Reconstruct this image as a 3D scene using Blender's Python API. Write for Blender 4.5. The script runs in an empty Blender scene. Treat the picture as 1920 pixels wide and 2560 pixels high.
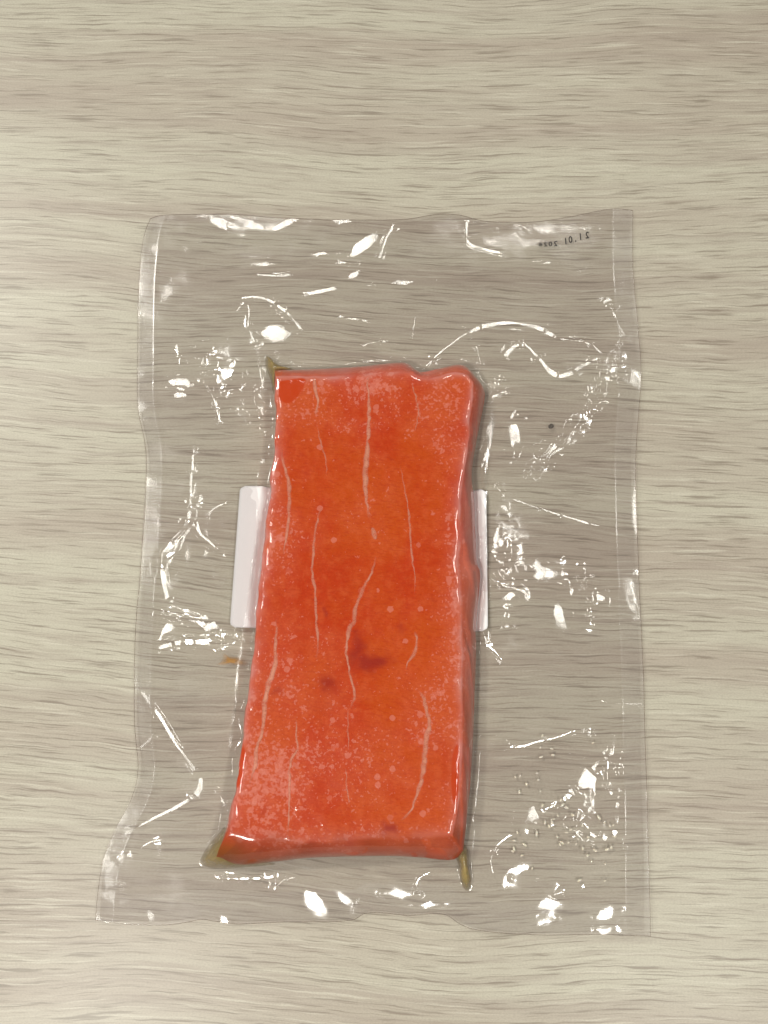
import bpy, math, random
import numpy as np
from mathutils import Vector

random.seed(7)
rng = np.random.default_rng(11)
R = math.radians
MM = 0.001

# ------------------------------------------------------------------ camera
W0, H0 = 1920.0, 2560.0          # the photograph's frame
FPX = 2600.0                     # focal length in photograph pixels
TILT = R(12.3)
DIST = 446.0                     # mm, lens to the table along the axis
CAM = np.array([0.0, -DIST * math.sin(TILT), DIST * math.cos(TILT)])   # mm

sc = bpy.context.scene
col = sc.collection
cd = bpy.data.cameras.new('camera')
cam = bpy.data.objects.new('camera', cd)
col.objects.link(cam)
cam.location = Vector(CAM * MM)
cam.rotation_euler = (TILT, 0, 0)
cd.sensor_fit = 'HORIZONTAL'
cd.sensor_width = 36.0
cd.lens = FPX / W0 * 36.0
cd.clip_start = 0.01
cd.clip_end = 50
sc.camera = cam

# ------------------------------------------------------------------ light of the room
world = bpy.data.worlds.new('World')
sc.world = world
world.use_nodes = True
bg = world.node_tree.nodes['Background']
bg.inputs[0].default_value = (1.0, 0.97, 0.93, 1)
bg.inputs[1].default_value = 0.06

# main ceiling lamp and added helper lamps: x, y, z (mm), diameter (mm), watts
LAMPS = [
    (-1560, 1340, 2600, 320, 34.0),     # main one, beyond the bag to the left
    (-440, -545, 1300, 120, 7.5),        # low lamp on the near side, for the sheen on the near table
    (470, -560, 1300, 110, 3.6),  # added to brighten the near right of the table
] + [(mx / 0.182, (my + 78) / 0.182, 1950, 200, 1.75) for mx, my in (        # made-up ring of downlights, placed so the film creases glint
    (-142, 115), (-148, -10), (-146, -130), (-128, -220), (122, -222), (148, -130), (150, -10), (146, 115), (65, 188), (-60, 188))] + [
]
for (lx, ly, lz, d, w) in LAMPS:
    ld = bpy.data.lights.new('main_and_helper_lamp', 'AREA')
    ld.shape = 'DISK'
    ld.size = d * MM
    ld.energy = w
    ld.color = (1.0, 0.984, 0.91)
    lo = bpy.data.objects.new('main_and_helper_lamp', ld)
    lo.location = (lx * MM, ly * MM, lz * MM)
    lo.rotation_euler = Vector((-lx, -ly, -lz)).to_track_quat('-Z', 'Y').to_euler()
    col.objects.link(lo)

sc.view_settings.view_transform = 'Standard'
sc.view_settings.look = 'None'
sc.view_settings.exposure = 0.0
sc.view_settings.gamma = 1.0
sc.view_settings.use_curve_mapping = False
sc.cycles.transparent_max_bounces = 24
sc.cycles.max_bounces = 10
sc.cycles.glossy_bounces = 4
sc.cycles.caustics_reflective = False
sc.cycles.caustics_refractive = False

# ------------------------------------------------------------------ helpers
FW = np.array([0.0, math.sin(TILT), -math.cos(TILT)])
UP = np.array([0.0, math.cos(TILT), math.sin(TILT)])
RT = np.array([1.0, 0.0, 0.0])


def at(px, py, z=0.0):
    """spot of the photograph -> point (mm) at height z above the table"""
    d = FW + RT * ((px - W0 / 2) / FPX) - UP * ((py - H0 / 2) / FPX)
    t = (z - CAM[2]) / d[2]
    return CAM + d * t


def pts(lst, z=0.0):
    return np.array([at(x, y, z) for x, y in lst])


def resample(P, n):
    P = np.asarray(P, float)
    # smooth (Catmull-Rom) then even spacing
    Q = []
    for i in range(len(P) - 1):
        p0 = P[max(i - 1, 0)]; p1 = P[i]; p2 = P[i + 1]; p3 = P[min(i + 2, len(P) - 1)]
        for t in np.linspace(0, 1, 12, endpoint=False):
            Q.append(0.5 * ((2 * p1) + (-p0 + p2) * t + (2 * p0 - 5 * p1 + 4 * p2 - p3) * t * t + (-p0 + 3 * p1 - 3 * p2 + p3) * t ** 3))
    Q.append(P[-1])
    Q = np.array(Q)
    s = np.r_[0, np.cumsum(np.linalg.norm(np.diff(Q, axis=0), axis=1))]
    u = np.linspace(0, s[-1], n)
    return np.stack([np.interp(u, s, Q[:, k]) for k in range(Q.shape[1])], 1)


def mesh_obj(name, V, F, mat, parent=None, smooth=True, scale=MM):
    me = bpy.data.meshes.new(name)
    V = np.asarray(V, float) * scale
    if isinstance(F, np.ndarray):
        n, k = F.shape
        me.vertices.add(len(V)); me.vertices.foreach_set('co', V.ravel())
        me.loops.add(n * k); me.loops.foreach_set('vertex_index', F.astype(np.int32).ravel())
        me.polygons.add(n)
        me.polygons.foreach_set('loop_start', np.arange(0, n * k, k, dtype=np.int32))
        me.update(calc_edges=True)
    else:
        me.from_pydata([tuple(v) for v in V], [], F)
        me.update()
    me.validate()
    if smooth:
        me.polygons.foreach_set('use_smooth', np.ones(len(me.polygons), bool))
    if mat:
        me.materials.append(mat)
    o = bpy.data.objects.new(name, me)
    col.objects.link(o)
    if parent:
        o.parent = parent
    return o


def attr(o, name, vals):
    a = o.data.attributes.new(name, 'FLOAT', 'POINT')
    a.data.foreach_set('value', np.asarray(vals, np.float32))


def tag(o, label=None, cat=None, group=None, kind=None):
    if label: o['label'] = label
    if cat: o['category'] = cat
    if group: o['group'] = group
    if kind: o['kind'] = kind
    return o


def seg_dist(X, Y, poly, closed=False):
    """distance to a polyline, signed side, arc position and tangent of the nearest place"""
    P = np.asarray(poly)[:, :2]
    if closed:
        P = np.vstack([P, P[:1]])
    best = np.full(X.shape, 1e18); side = np.zeros(X.shape); S = np.zeros(X.shape)
    TX = np.zeros(X.shape); TY = np.zeros(X.shape)
    s0 = 0.0
    for i in range(len(P) - 1):
        ax, ay = P[i]; bx, by = P[i + 1]
        dx, dy = bx - ax, by - ay
        L2 = dx * dx + dy * dy
        if L2 < 1e-12: continue
        t = np.clip(((X - ax) * dx + (Y - ay) * dy) / L2, 0, 1)
        qx = X - (ax + t * dx); qy = Y - (ay + t * dy)
        d2 = qx * qx + qy * qy
        m = d2 < best
        L = math.sqrt(L2)
        best = np.where(m, d2, best)
        side = np.where(m, (qx * -dy + qy * dx) / L, side)
        S = np.where(m, s0 + t * L, S)
        TX = np.where(m, dx / L, TX); TY = np.where(m, dy / L, TY)
        s0 += L
    return np.sqrt(best), side, S, TX, TY, s0


def inside(X, Y, poly):
    P = np.asarray(poly)[:, :2]
    c = np.zeros(X.shape, bool)
    j = len(P) - 1
    for i in range(len(P)):
        xi, yi = P[i]; xj, yj = P[j]
        if yi != yj:
            c ^= ((yi > Y) != (yj > Y)) & (X < (xj - xi) * (Y - yi) / (yj - yi) + xi)
        j = i
    return c


def vnoise(X, Y, scale, seed):
    """smooth value noise in -1..1, scale = mm per cell"""
    g = np.random.default_rng(seed).uniform(-1, 1, (256, 256))
    x = X / scale + 100.3; y = Y / scale + 77.7
    xi = np.floor(x).astype(int); yi = np.floor(y).astype(int)
    fx = x - xi; fy = y - yi
    fx = fx * fx * fx * (fx * (fx * 6 - 15) + 10); fy = fy * fy * fy * (fy * (fy * 6 - 15) + 10)
    def G(a, b): return g[a % 256, b % 256]
    return (G(xi, yi) * (1 - fx) + G(xi + 1, yi) * fx) * (1 - fy) + (G(xi, yi + 1) * (1 - fx) + G(xi + 1, yi + 1) * fx) * fy


def blur(Z, sig):
    r = int(3 * sig + 1)
    k = np.exp(-0.5 * (np.arange(-r, r + 1) / sig) ** 2); k /= k.sum()
    for ax in (0, 1):
        A = np.pad(Z, [(r, r) if a == ax else (0, 0) for a in (0, 1)], mode='edge')
        out = np.zeros_like(Z)
        for i, w in enumerate(k):
            sl = [slice(None)] * 2
            sl[ax] = slice(i, i + Z.shape[ax])
            out += w * A[tuple(sl)]
        Z = out
    return Z


def sstep(a, b, x):
    t = np.clip((x - a) / (b - a), 0, 1)
    return t * t * (3 - 2 * t)


# ------------------------------------------------------------------ materials
class NT:
    def __init__(self, name):
        self.m = bpy.data.materials.new(name)
        self.m.use_nodes = True
        self.t = self.m.node_tree
        self.t.nodes.clear()
        self.out = self.n('ShaderNodeOutputMaterial')

    def n(self, typ, **kw):
        nd = self.t.nodes.new(typ)
        for k, v in kw.items():
            setattr(nd, k, v)
        return nd

    def l(self, a, b):
        self.t.links.new(a, b)

    def val(self, sock, v):
        if hasattr(v, 'links') or isinstance(v, bpy.types.NodeSocket):
            self.l(v, sock)
        else:
            sock.default_value = v

    def math(self, op, a, b=0.0, c=None, clamp=False):
        nd = self.n('ShaderNodeMath', operation=op, use_clamp=clamp)
        self.val(nd.inputs[0], a); self.val(nd.inputs[1], b)
        if c is not None: self.val(nd.inputs[2], c)
        return nd.outputs[0]

    def mix(self, f, a, b, blend='MIX'):
        nd = self.n('ShaderNodeMix', data_type='RGBA', blend_type=blend, clamp_factor=True)
        self.val(nd.inputs['Factor'], f)
        for s, v in ((nd.inputs[6], a), (nd.inputs[7], b)):
            if isinstance(v, tuple): v = v + (1,) if len(v) == 3 else v
            self.val(s, v)
        return nd.outputs[2]

    def ramp(self, f, lo, hi, a=0.0, b=1.0, smooth=True):
        nd = self.n('ShaderNodeMapRange', interpolation_type='SMOOTHSTEP' if smooth else 'LINEAR')
        self.val(nd.inputs[0], f)
        for i, v in enumerate((lo, hi, a, b)):
            nd.inputs[i + 1].default_value = v
        return nd.outputs[0]

    def noise(self, vec, scale, detail=2.0, rough=0.5, dist=0.0):
        nd = self.n('ShaderNodeTexNoise')
        self.l(vec, nd.inputs['Vector'])
        nd.inputs['Scale'].default_value = scale
        nd.inputs['Detail'].default_value = detail
        nd.inputs['Roughness'].default_value = rough
        nd.inputs['Distortion'].default_value = dist
        return nd.outputs['Fac']

    def mapping(self, vec, scale=(1, 1, 1), loc=(0, 0, 0), rot=(0, 0, 0)):
        nd = self.n('ShaderNodeMapping')
        self.l(vec, nd.inputs[0])
        nd.inputs['Location'].default_value = loc
        nd.inputs['Rotation'].default_value = rot
        nd.inputs['Scale'].default_value = scale
        return nd.outputs[0]

    def attr(self, name):
        return self.n('ShaderNodeAttribute', attribute_name=name).outputs['Fac']

    def coord(self):
        return self.n('ShaderNodeTexCoord').outputs['Object']


def srgb(r, g, b):
    f = lambda c: (c / 255 / 12.92) if c / 255 <= 0.04045 else ((c / 255 + 0.055) / 1.055) ** 2.4
    return (f(r), f(g), f(b))


def wood_material():
    t = NT('pale_oak_laminate')
    co = t.coord()
    base = t.mapping(co, rot=(0, 0, R(1.6)))
    # slow bending of the grain
    wob = t.noise(t.mapping(base, scale=(7, 11, 1)), 1.0, 1.5, 0.45)
    wob2 = t.noise(t.mapping(base, scale=(2.2, 3.4, 1), loc=(3.3, 1.7, 0)), 1.0, 1.0, 0.4)
    sep = t.n('ShaderNodeSeparateXYZ'); t.l(base, sep.inputs[0])
    y = t.math('ADD', sep.outputs[1], t.math('MULTIPLY', t.math('SUBTRACT', wob, 0.5), 0.020))
    y = t.math('ADD', y, t.math('MULTIPLY', t.math('SUBTRACT', wob2, 0.5), 0.035))
    wob3 = t.noise(t.mapping(base, scale=(75, 190, 1), loc=(9, 3, 0)), 1.0, 2.0, 0.5)
    y = t.math('ADD', y, t.math('MULTIPLY', t.math('SUBTRACT', wob3, 0.5), 0.0016))
    cmb = t.n('ShaderNodeCombineXYZ')
    t.l(sep.outputs[0], cmb.inputs[0]); t.l(y, cmb.inputs[1])
    v = cmb.outputs[0]
    bands = t.noise(t.mapping(v, scale=(2.0, 34, 1)), 1.0, 2.0, 0.5)
    bands2 = t.noise(t.mapping(v, scale=(7, 150, 1), loc=(5, 2, 0)), 1.0, 3.0, 0.6)
    mid = t.noise(t.mapping(v, scale=(18, 480, 1), loc=(1, 9, 0)), 1.0, 3.0, 0.6)
    fine = t.noise(t.mapping(v, scale=(32, 900, 1), loc=(7, 4, 0)), 1.0, 3.0, 0.55, 0.1)
    fine2 = t.noise(t.mapping(v, scale=(50, 1700, 1), loc=(2, 8, 0)), 1.0, 1.0, 0.5)
    light = t.noise(t.mapping(v, scale=(26, 820, 1), loc=(17, 24, 0)), 1.0, 2.0, 0.5)
    speck = t.noise(t.mapping(co, scale=(1100, 1900, 1)), 1.0, 2.0, 0.6)
    c = t.mix(t.ramp(bands, 0.34, 0.68), srgb(201, 195, 176), srgb(185, 173, 157))
    c = t.mix(t.math('MULTIPLY', t.ramp(bands2, 0.48, 0.70), 0.4), c, srgb(169, 155, 142))
    c = t.mix(t.math('MULTIPLY', t.ramp(bands2, 0.46, 0.26), 0.35), c, srgb(206, 202, 181))
    c = t.mix(t.math('MULTIPLY', t.ramp(mid, 0.50, 0.70), 0.45), c, srgb(156, 140, 127))
    c = t.mix(t.math('MULTIPLY', t.ramp(light, 0.55, 0.70), 0.6), c, srgb(216, 210, 192))
    c = t.mix(t.math('MULTIPLY', t.ramp(fine, 0.55, 0.66), 0.68), c, srgb(134, 121, 106))
    c = t.mix(t.math('MULTIPLY', t.ramp(fine2, 0.57, 0.73), 0.5), c, srgb(134, 118, 102))
    c = t.mix(t.math('MULTIPLY', t.ramp(speck, 0.35, 0.75), 0.2), c, srgb(120, 108, 96))
    b = t.n('ShaderNodeBsdfPrincipled')
    t.l(c, b.inputs['Base Color'])
    b.inputs['Roughness'].default_value = 0.37
    b.inputs['Specular IOR Level'].default_value = 0.5
    h = t.math('ADD', t.math('MULTIPLY', fine, -0.7), t.math('MULTIPLY', fine2, -0.4))
    bp = t.n('ShaderNodeBump'); bp.inputs['Strength'].default_value = 0.12; bp.inputs['Distance'].default_value = 0.0003
    t.l(h, bp.inputs['Height']); t.l(bp.outputs[0], b.inputs['Normal'])
    t.l(b.outputs[0], t.out.inputs[0])
    return t.m


def film_material(name, f0=0.048, rough=0.06, tint=(0.968, 0.958, 0.958), haze=0.008, emboss=0.0, fine=0.25):
    t = NT(name)
    co = t.coord()
    n1 = t.noise(t.mapping(co, scale=(900, 900, 900)), 1.0, 3.0, 0.6)
    n2 = t.noise(t.mapping(co, scale=(160, 160, 160)), 1.0, 3.0, 0.55)
    h = t.math('ADD', t.math('MULTIPLY', n1, 0.06), t.math('MULTIPLY', n2, 0.35))
    if emboss:
        sp = t.n('ShaderNodeSeparateXYZ'); t.l(t.mapping(co, scale=(1, 1, 1), rot=(0, 0, R(45))), sp.inputs[0])
        k = 2 * math.pi / 0.0009
        sx = t.math('SINE', t.math('MULTIPLY', sp.outputs[0], k)); sy = t.math('SINE', t.math('MULTIPLY', sp.outputs[1], k))
        h = t.math('ADD', h, t.math('MULTIPLY', t.math('MULTIPLY', sx, sy), emboss))
    bp = t.n('ShaderNodeBump'); bp.inputs['Strength'].default_value = fine; bp.inputs['Distance'].default_value = 0.0006
    t.l(h, bp.inputs['Height'])
    geo = t.n('ShaderNodeNewGeometry')
    dot = t.n('ShaderNodeVectorMath', operation='DOT_PRODUCT')
    t.l(bp.outputs[0], dot.inputs[0]); t.l(geo.outputs['Incoming'], dot.inputs[1])
    c = t.math('ABSOLUTE', dot.outputs['Value'])
    s = t.math('POWER', t.math('SUBTRACT', 1.0, c, clamp=True), 5.0)
    F = t.math('ADD', f0, t.math('MULTIPLY', s, 0.75), clamp=True)
    tr = t.n('ShaderNodeBsdfTransparent'); tr.inputs[0].default_value = tint + (1,)
    df = t.n('ShaderNodeBsdfDiffuse'); df.inputs[0].default_value = (0.72, 0.69, 0.68, 1)
    gl = t.n('ShaderNodeBsdfGlossy')
    t.l(t.ramp(t.noise(t.mapping(co, scale=(55, 55, 55), loc=(2, 5, 0)), 1.0, 3.0, 0.6), 0.45, 0.72, rough, rough + 0.12), gl.inputs['Roughness'])
    gl.inputs[0].default_value = (1, 1, 1, 1)
    t.l(bp.outputs[0], gl.inputs['Normal'])
    m1 = t.n('ShaderNodeMixShader'); m1.inputs[0].default_value = haze
    t.l(tr.outputs[0], m1.inputs[1]); t.l(df.outputs[0], m1.inputs[2])
    m2 = t.n('ShaderNodeMixShader'); t.l(F, m2.inputs[0])
    t.l(m1.outputs[0], m2.inputs[1]); t.l(gl.outputs[0], m2.inputs[2])
    t.l(m2.outputs[0], t.out.inputs[0])
    return t.m


def salmon_material():
    t = NT('salmon_flesh')
    co = t.coord()
    deep = srgb(201, 58, 0); mid = srgb(207, 79, 4); pale = srgb(222, 100, 48); frostc = srgb(232, 140, 120)
    big = t.noise(t.mapping(co, scale=(38, 30, 30)), 1.0, 3.0, 0.55)
    med = t.noise(t.mapping(co, scale=(260, 230, 230), loc=(3, 1, 0)), 1.0, 3.0, 0.6)
    grain = t.noise(t.mapping(co, scale=(1100, 1000, 1000), loc=(5, 1, 2)), 1.0, 3.0, 0.65)
    frost = t.attr('frost')
    wob_c = t.mapping(co, rot=(0, 0, R(7)))
    c = t.mix(t.ramp(big, 0.35, 0.68), deep, mid)
    c = t.mix(t.math('MULTIPLY', t.ramp(med, 0.42, 0.70), 0.40), c, pale)
    # fine mottle
    c = t.mix(t.math('MULTIPLY', t.ramp(grain, 0.50, 0.66), t.math('ADD', 0.10, t.math('MULTIPLY', frost, 0.42))), c, srgb(236, 112, 62))
    fib = t.noise(t.mapping(wob_c, scale=(420, 1500, 900), loc=(1, 6, 2)), 1.0, 3.0, 0.6)
    c = t.mix(t.math('MULTIPLY', t.ramp(fib, 0.52, 0.34), 0.38), c, srgb(184, 46, 0))
    # pale veil
    c = t.mix(t.math('MULTIPLY', frost, 0.32), c, srgb(228, 120, 92))
    # flakes of ice: irregular cells, present only where a second noise lets them
    wv = t.n('ShaderNodeVectorMath', operation='ADD')
    nz = t.n('ShaderNodeTexNoise'); t.l(co, nz.inputs['Vector']); nz.inputs['Scale'].default_value = 700
    sc_ = t.n('ShaderNodeVectorMath', operation='SCALE'); t.l(nz.outputs['Color'], sc_.inputs[0]); sc_.inputs['Scale'].default_value = 0.0011
    t.l(co, wv.inputs[0]); t.l(sc_.outputs[0], wv.inputs[1])
    for scale, thr, amt, loc, det in (((430, 430, 430), 0.60, 0.48, (0, 0, 0), 2.0), ((230, 200, 200), 0.66, 0.34, (3.3, 0.2, 0), 2.5), ((800, 800, 800), 0.60, 0.45, (7.7, 1.1, 0), 1.5)):
        nf = t.noise(t.mapping(wv.outputs[0], scale=scale, loc=loc), 1.0, det, 0.5)
        pick = t.ramp(t.math('ADD', nf, t.math('MULTIPLY', t.math('SUBTRACT', frost, 0.5), 0.26)), thr, thr + 0.045)
        c = t.mix(t.math('MULTIPLY', pick, amt), c, frostc)
    vo = t.n('ShaderNodeTexVoronoi', feature='F1')
    t.l(wv.outputs[0], vo.inputs['Vector']); vo.inputs['Scale'].default_value = 170
    sepc = t.n('ShaderNodeSeparateColor'); t.l(vo.outputs['Color'], sepc.inputs[0])
    c = t.mix(t.math('MULTIPLY', t.math('MULTIPLY', t.ramp(sepc.outputs[0], 0.80, 0.84), t.ramp(vo.outputs['Distance'], 0.24, 0.19)), 0.5), c, frostc)
    # blood spots, wet clear pockets, pale skin of the rim
    c = t.mix(t.math('MULTIPLY', t.attr('wet'), 0.95), c, srgb(208, 66, 6))
    spot = t.attr('spot')
    c = t.mix(t.math('MULTIPLY', t.ramp(t.math('ADD', spot, t.math('MULTIPLY', t.math('SUBTRACT', med, 0.5), 0.5)), 0.12, 0.95), 0.85), c, srgb(160, 32, 18))
    c = t.mix(t.math('MULTIPLY', t.attr('rim'), 0.75), c, srgb(222, 158, 150))
    c = t.mix(t.math('MULTIPLY', t.attr('olive'), 0.85), c, srgb(126, 96, 40))
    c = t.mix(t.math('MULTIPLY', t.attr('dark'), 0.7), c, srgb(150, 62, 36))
    b = t.n('ShaderNodeBsdfPrincipled')
    t.l(c, b.inputs['Base Color'])
    b.inputs['Roughness'].default_value = 0.38
    b.inputs['Specular IOR Level'].default_value = 0.1
    b.inputs['Subsurface Weight'].default_value = 0.12
    b.inputs['Subsurface Radius'].default_value = (1.0, 0.35, 0.2)
    b.inputs['Subsurface Scale'].default_value = 0.0025
    bp = t.n('ShaderNodeBump'); bp.inputs['Strength'].default_value = 0.25; bp.inputs['Distance'].default_value = 0.0005
    t.l(t.math('ADD', med, t.math('MULTIPLY', grain, 0.4)), bp.inputs['Height']); t.l(bp.outputs[0], b.inputs['Normal'])
    t.l(b.outputs[0], t.out.inputs[0])
    return t.m


def simple(name, colr, rough=0.5, spec=0.4, noise_amt=0.08, noise_scale=600, sss=0.0, alpha=None):
    t = NT(name)
    n = t.noise(t.coord(), noise_scale, 3.0, 0.6)
    c = t.mix(t.math('MULTIPLY', n, noise_amt * 2), colr, tuple(k * 0.6 for k in colr))
    b = t.n('ShaderNodeBsdfPrincipled')
    t.l(c, b.inputs['Base Color'])
    b.inputs['Roughness'].default_value = rough
    b.inputs['Specular IOR Level'].default_value = spec
    if sss:
        b.inputs['Subsurface Weight'].default_value = sss
        b.inputs['Subsurface Radius'].default_value = (1.0, 0.5, 0.3)
        b.inputs['Subsurface Scale'].default_value = 0.002
    sh = b.outputs[0]
    if alpha:
        tr = t.n('ShaderNodeBsdfTransparent')
        mx = t.n('ShaderNodeMixShader')
        if isinstance(alpha, str):
            f = t.math('MULTIPLY', t.attr(alpha), t.ramp(n, 0.25, 0.6, 0.55, 1.0))
        else:
            f = alpha
        t.val(mx.inputs[0], f)
        t.l(tr.outputs[0], mx.inputs[1]); t.l(sh, mx.inputs[2])
        sh = mx.outputs[0]
    t.l(sh, t.out.inputs[0])
    return t.m


M_WOOD = wood_material()
M_FRONT = film_material('clear_film_front')
M_BACK = film_material('clear_film_back', fine=0.2, rough=0.09)
M_SEAL = film_material('embossed_seal', emboss=0.02, rough=0.13, haze=0.05)
M_EDGE = film_material('cut_edge_shadow_strip', rough=0.1, tint=(0.62, 0.57, 0.53), haze=0.05)  # dark tint makes the edge strip throw a shadow line
M_FISH = salmon_material()
M_FAT = simple('fat_line', srgb(242, 164, 134), 0.4, 0.4, 0.1, 900, alpha='fade')
M_LABEL = simple('label_paper', (0.96, 0.95, 0.955), 0.55, 0.3, 0.02, 300)
M_JUICE = simple('olive_juice', srgb(184, 160, 98), 0.25, 0.5, 0.3, 260, sss=0.3, alpha='fade')
M_SMEAR = simple('amber_smear', srgb(176, 128, 62), 0.3, 0.4, 0.2, 400, alpha='fade')
M_DROP = simple('cloudy_droplet', srgb(244, 230, 208), 0.12, 0.6, 0.05, 500, sss=0.3, alpha=0.8)
M_INK = simple('black_ink', (0.025, 0.022, 0.025), 0.5, 0.3, 0.2, 2500, alpha=0.88)
M_CRUMB = simple('dark_crumb', (0.06, 0.05, 0.045), 0.6, 0.3, 0.2, 900, alpha=0.75)

# ------------------------------------------------------------------ the table top
tx0, tx1, ty0, ty1 = -450, 450, -400, 500
Vt = [(tx0, ty0, -28), (tx1, ty0, -28), (tx1, ty1, -28), (tx0, ty1, -28), (tx0, ty0, 0), (tx1, ty0, 0), (tx1, ty1, 0), (tx0, ty1, 0)]
Ft = [(0, 3, 2, 1), (4, 5, 6, 7), (0, 1, 5, 4), (1, 2, 6, 5), (2, 3, 7, 6), (3, 0, 4, 7)]
table = mesh_obj('table_top', Vt, Ft, M_WOOD, smooth=False)
tag(table, 'pale oak laminate table top with fine grey brown grain', 'table', kind='structure')

# ------------------------------------------------------------------ the salmon block
HT = 17.0       # thickness, mm
A0 = R(24)
DIP = 0.4
T_top = pts([(690, 942), (730, 941), (800, 944), (923, 937), (980, 933), (1022, 931), (1052, 946), (1090, 941), (1130, 934), (1164, 937), (1182, 957)], HT)
T_right = pts([(1182, 957), (1177, 1010), (1172, 1063), (1163, 1155), (1148, 1265), (1145, 1400), (1148, 1488), (1154, 1635), (1154, 1762), (1150, 1900), (1145, 2007), (1130, 2088)], HT)
T_bot = pts([(566, 2090), (640, 2104), (700, 2100), (736, 2110), (800, 2106), (850, 2100), (959, 2094), (1010, 2097), (1050, 2090), (1130, 2088)], HT)
T_left = pts([(690, 942), (689, 1029), (683, 1155), (666, 1324), (658, 1400), (646, 1488), (630, 1678), (606, 1868), (592, 1967), (578, 2050), (566, 2090)], HT)
NU, NV = 190, 420
tt = resample(T_top, NU); tb = resample(T_bot, NU); tl = resample(T_left, NV); tr_ = resample(T_right, NV)


def coons(top, bot, left, right):
    nu, nv = len(top), len(left)
    u = np.linspace(0, 1, nu)[None, :, None]; v = np.linspace(0, 1, nv)[:, None, None]
    A = (1 - v) * top[None] + v * bot[None]
    B = (1 - u) * left[:, None] + u * right[:, None]
    C = (1 - u) * (1 - v) * top[0] + u * (1 - v) * top[-1] + (1 - u) * v * bot[0] + u * v * bot[-1]
    return A + B - C


for ln, sd_ in ((tt, 1), (tb, 2), (tl, 3), (tr_, 4)):
    fade_e = np.clip(np.minimum(np.arange(len(ln)), len(ln) - 1 - np.arange(len(ln))) / 25.0, 0, 1)
    tgl = np.gradient(ln[:, :2], axis=0); tgl /= np.linalg.norm(tgl, axis=1)[:, None]
    arcl = np.r_[0, np.cumsum(np.linalg.norm(np.diff(ln[:, :2], axis=0), axis=1))]
    off = fade_e * (0.55 * vnoise(arcl, arcl * 0, 9, 90 + sd_) + 0.3 * vnoise(arcl, arcl * 0, 3.5, 95 + sd_))
    ln[:, 0] += -tgl[:, 1] * off; ln[:, 1] += tgl[:, 0] * off
G = coons(tt, tb, tl, tr_)
FX, FY = G[..., 0], G[..., 1]


def fish_top(X, Y):
    """height of the upper face"""
    z = HT + 0.55 * vnoise(X, Y, 26, 3) + 0.22 * vnoise(X, Y, 9, 4) + 0.06 * vnoise(X, Y, 3.2, 5)
    return z


def spots_px(X, Y, lst, z=HT):
    out = np.zeros(X.shape)
    X, Y = X + 1.3 * vnoise(X, Y, 4.0, 911) + 0.6 * vnoise(X, Y, 1.7, 913), Y + 1.3 * vnoise(X, Y, 4.0, 912)
    for (px, py, rx, ry, a) in lst:
        p = at(px, py, z)
        k = 446.0 / FPX
        out = np.maximum(out, a * np.exp(-(((X - p[0]) / (rx * k)) ** 2 + ((Y - p[1]) / (ry * k)) ** 2)))
    return out


# outer foot of the block
O_top = pts([(688, 930), (780, 926), (900, 919), (1008, 909), (1050, 934), (1100, 923), (1158, 916), (1198, 958)], 3.0)
O_right = pts([(1198, 958), (1212, 990), (1198, 1071), (1180, 1177), (1186, 1260), (1192, 1400), (1201, 1440), (1190, 1560), (1191, 1615), (1186, 1762), (1181, 1880), (1174, 1980), (1158, 2126)], 2.0)
O_bot = pts([(540, 2148), (600, 2162), (687, 2154), (786, 2144), (964, 2140), (1050, 2144), (1130, 2150), (1158, 2126)], 2.0)
O_left = tl.copy()
nrm = np.gradient(O_left[:, :2], axis=0)
nrm /= np.linalg.norm(nrm, axis=1)[:, None]
out_l = np.stack([nrm[:, 1], -nrm[:, 0]], 1)          # outward is -x
out_l *= np.sign(-out_l[:, :1] + 1e-9)
O_left[:, :2] += out_l * 1.2
ob_l = resample(O_top, NU); ob_b = resample(O_bot, NU); ob_r = resample(O_right, NV)
# blend corner mismatches of the left foot line to the neighbours
w = np.clip((np.arange(NV) - (NV - 60)) / 59, 0, 1)[:, None] ** 2
O_left[:, :2] += w * (ob_b[0, :2] - O_left[-1, :2])
w = np.clip((40 - np.arange(NV)) / 40, 0, 1)[:, None] ** 2
O_left[:, :2] += w * (ob_l[0, :2] - O_left[0, :2])

# perimeter loops (same count): top L->R, right T->B, bottom R->L, left B->T
def loop4(top, right, bot, left):
    return np.vstack([top[:-1], right[:-1], bot[::-1][:-1], left[::-1][:-1]])
LT = loop4(tt, tr_, tb, tl)
LO = loop4(ob_l, ob_r, ob_b, O_left)
idx = np.arange(NU * NV).reshape(NV, NU)
LI = np.r_[idx[0, :-1], idx[:-1, -1], idx[-1, ::-1][:-1], idx[::-1, 0][:-1]]
ZT = fish_top(FX, FY)
dT, _, _, _, _, _ = seg_dist(FX, FY, LT[::4], closed=True)
ZT = ZT - DIP * np.exp(-dT / 2.2)
Vf = [np.stack([FX, FY, ZT], -1).reshape(-1, 3)]
q = idx
Ff = [np.stack([q[:-1, :-1], q[1:, :-1], q[1:, 1:], q[:-1, 1:]], -1).reshape(-1, 4)]
K = 14
NP = len(LI)
zedge = ZT.reshape(-1)[LI]
prev = LI
base = NU * NV
ks = []
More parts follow.
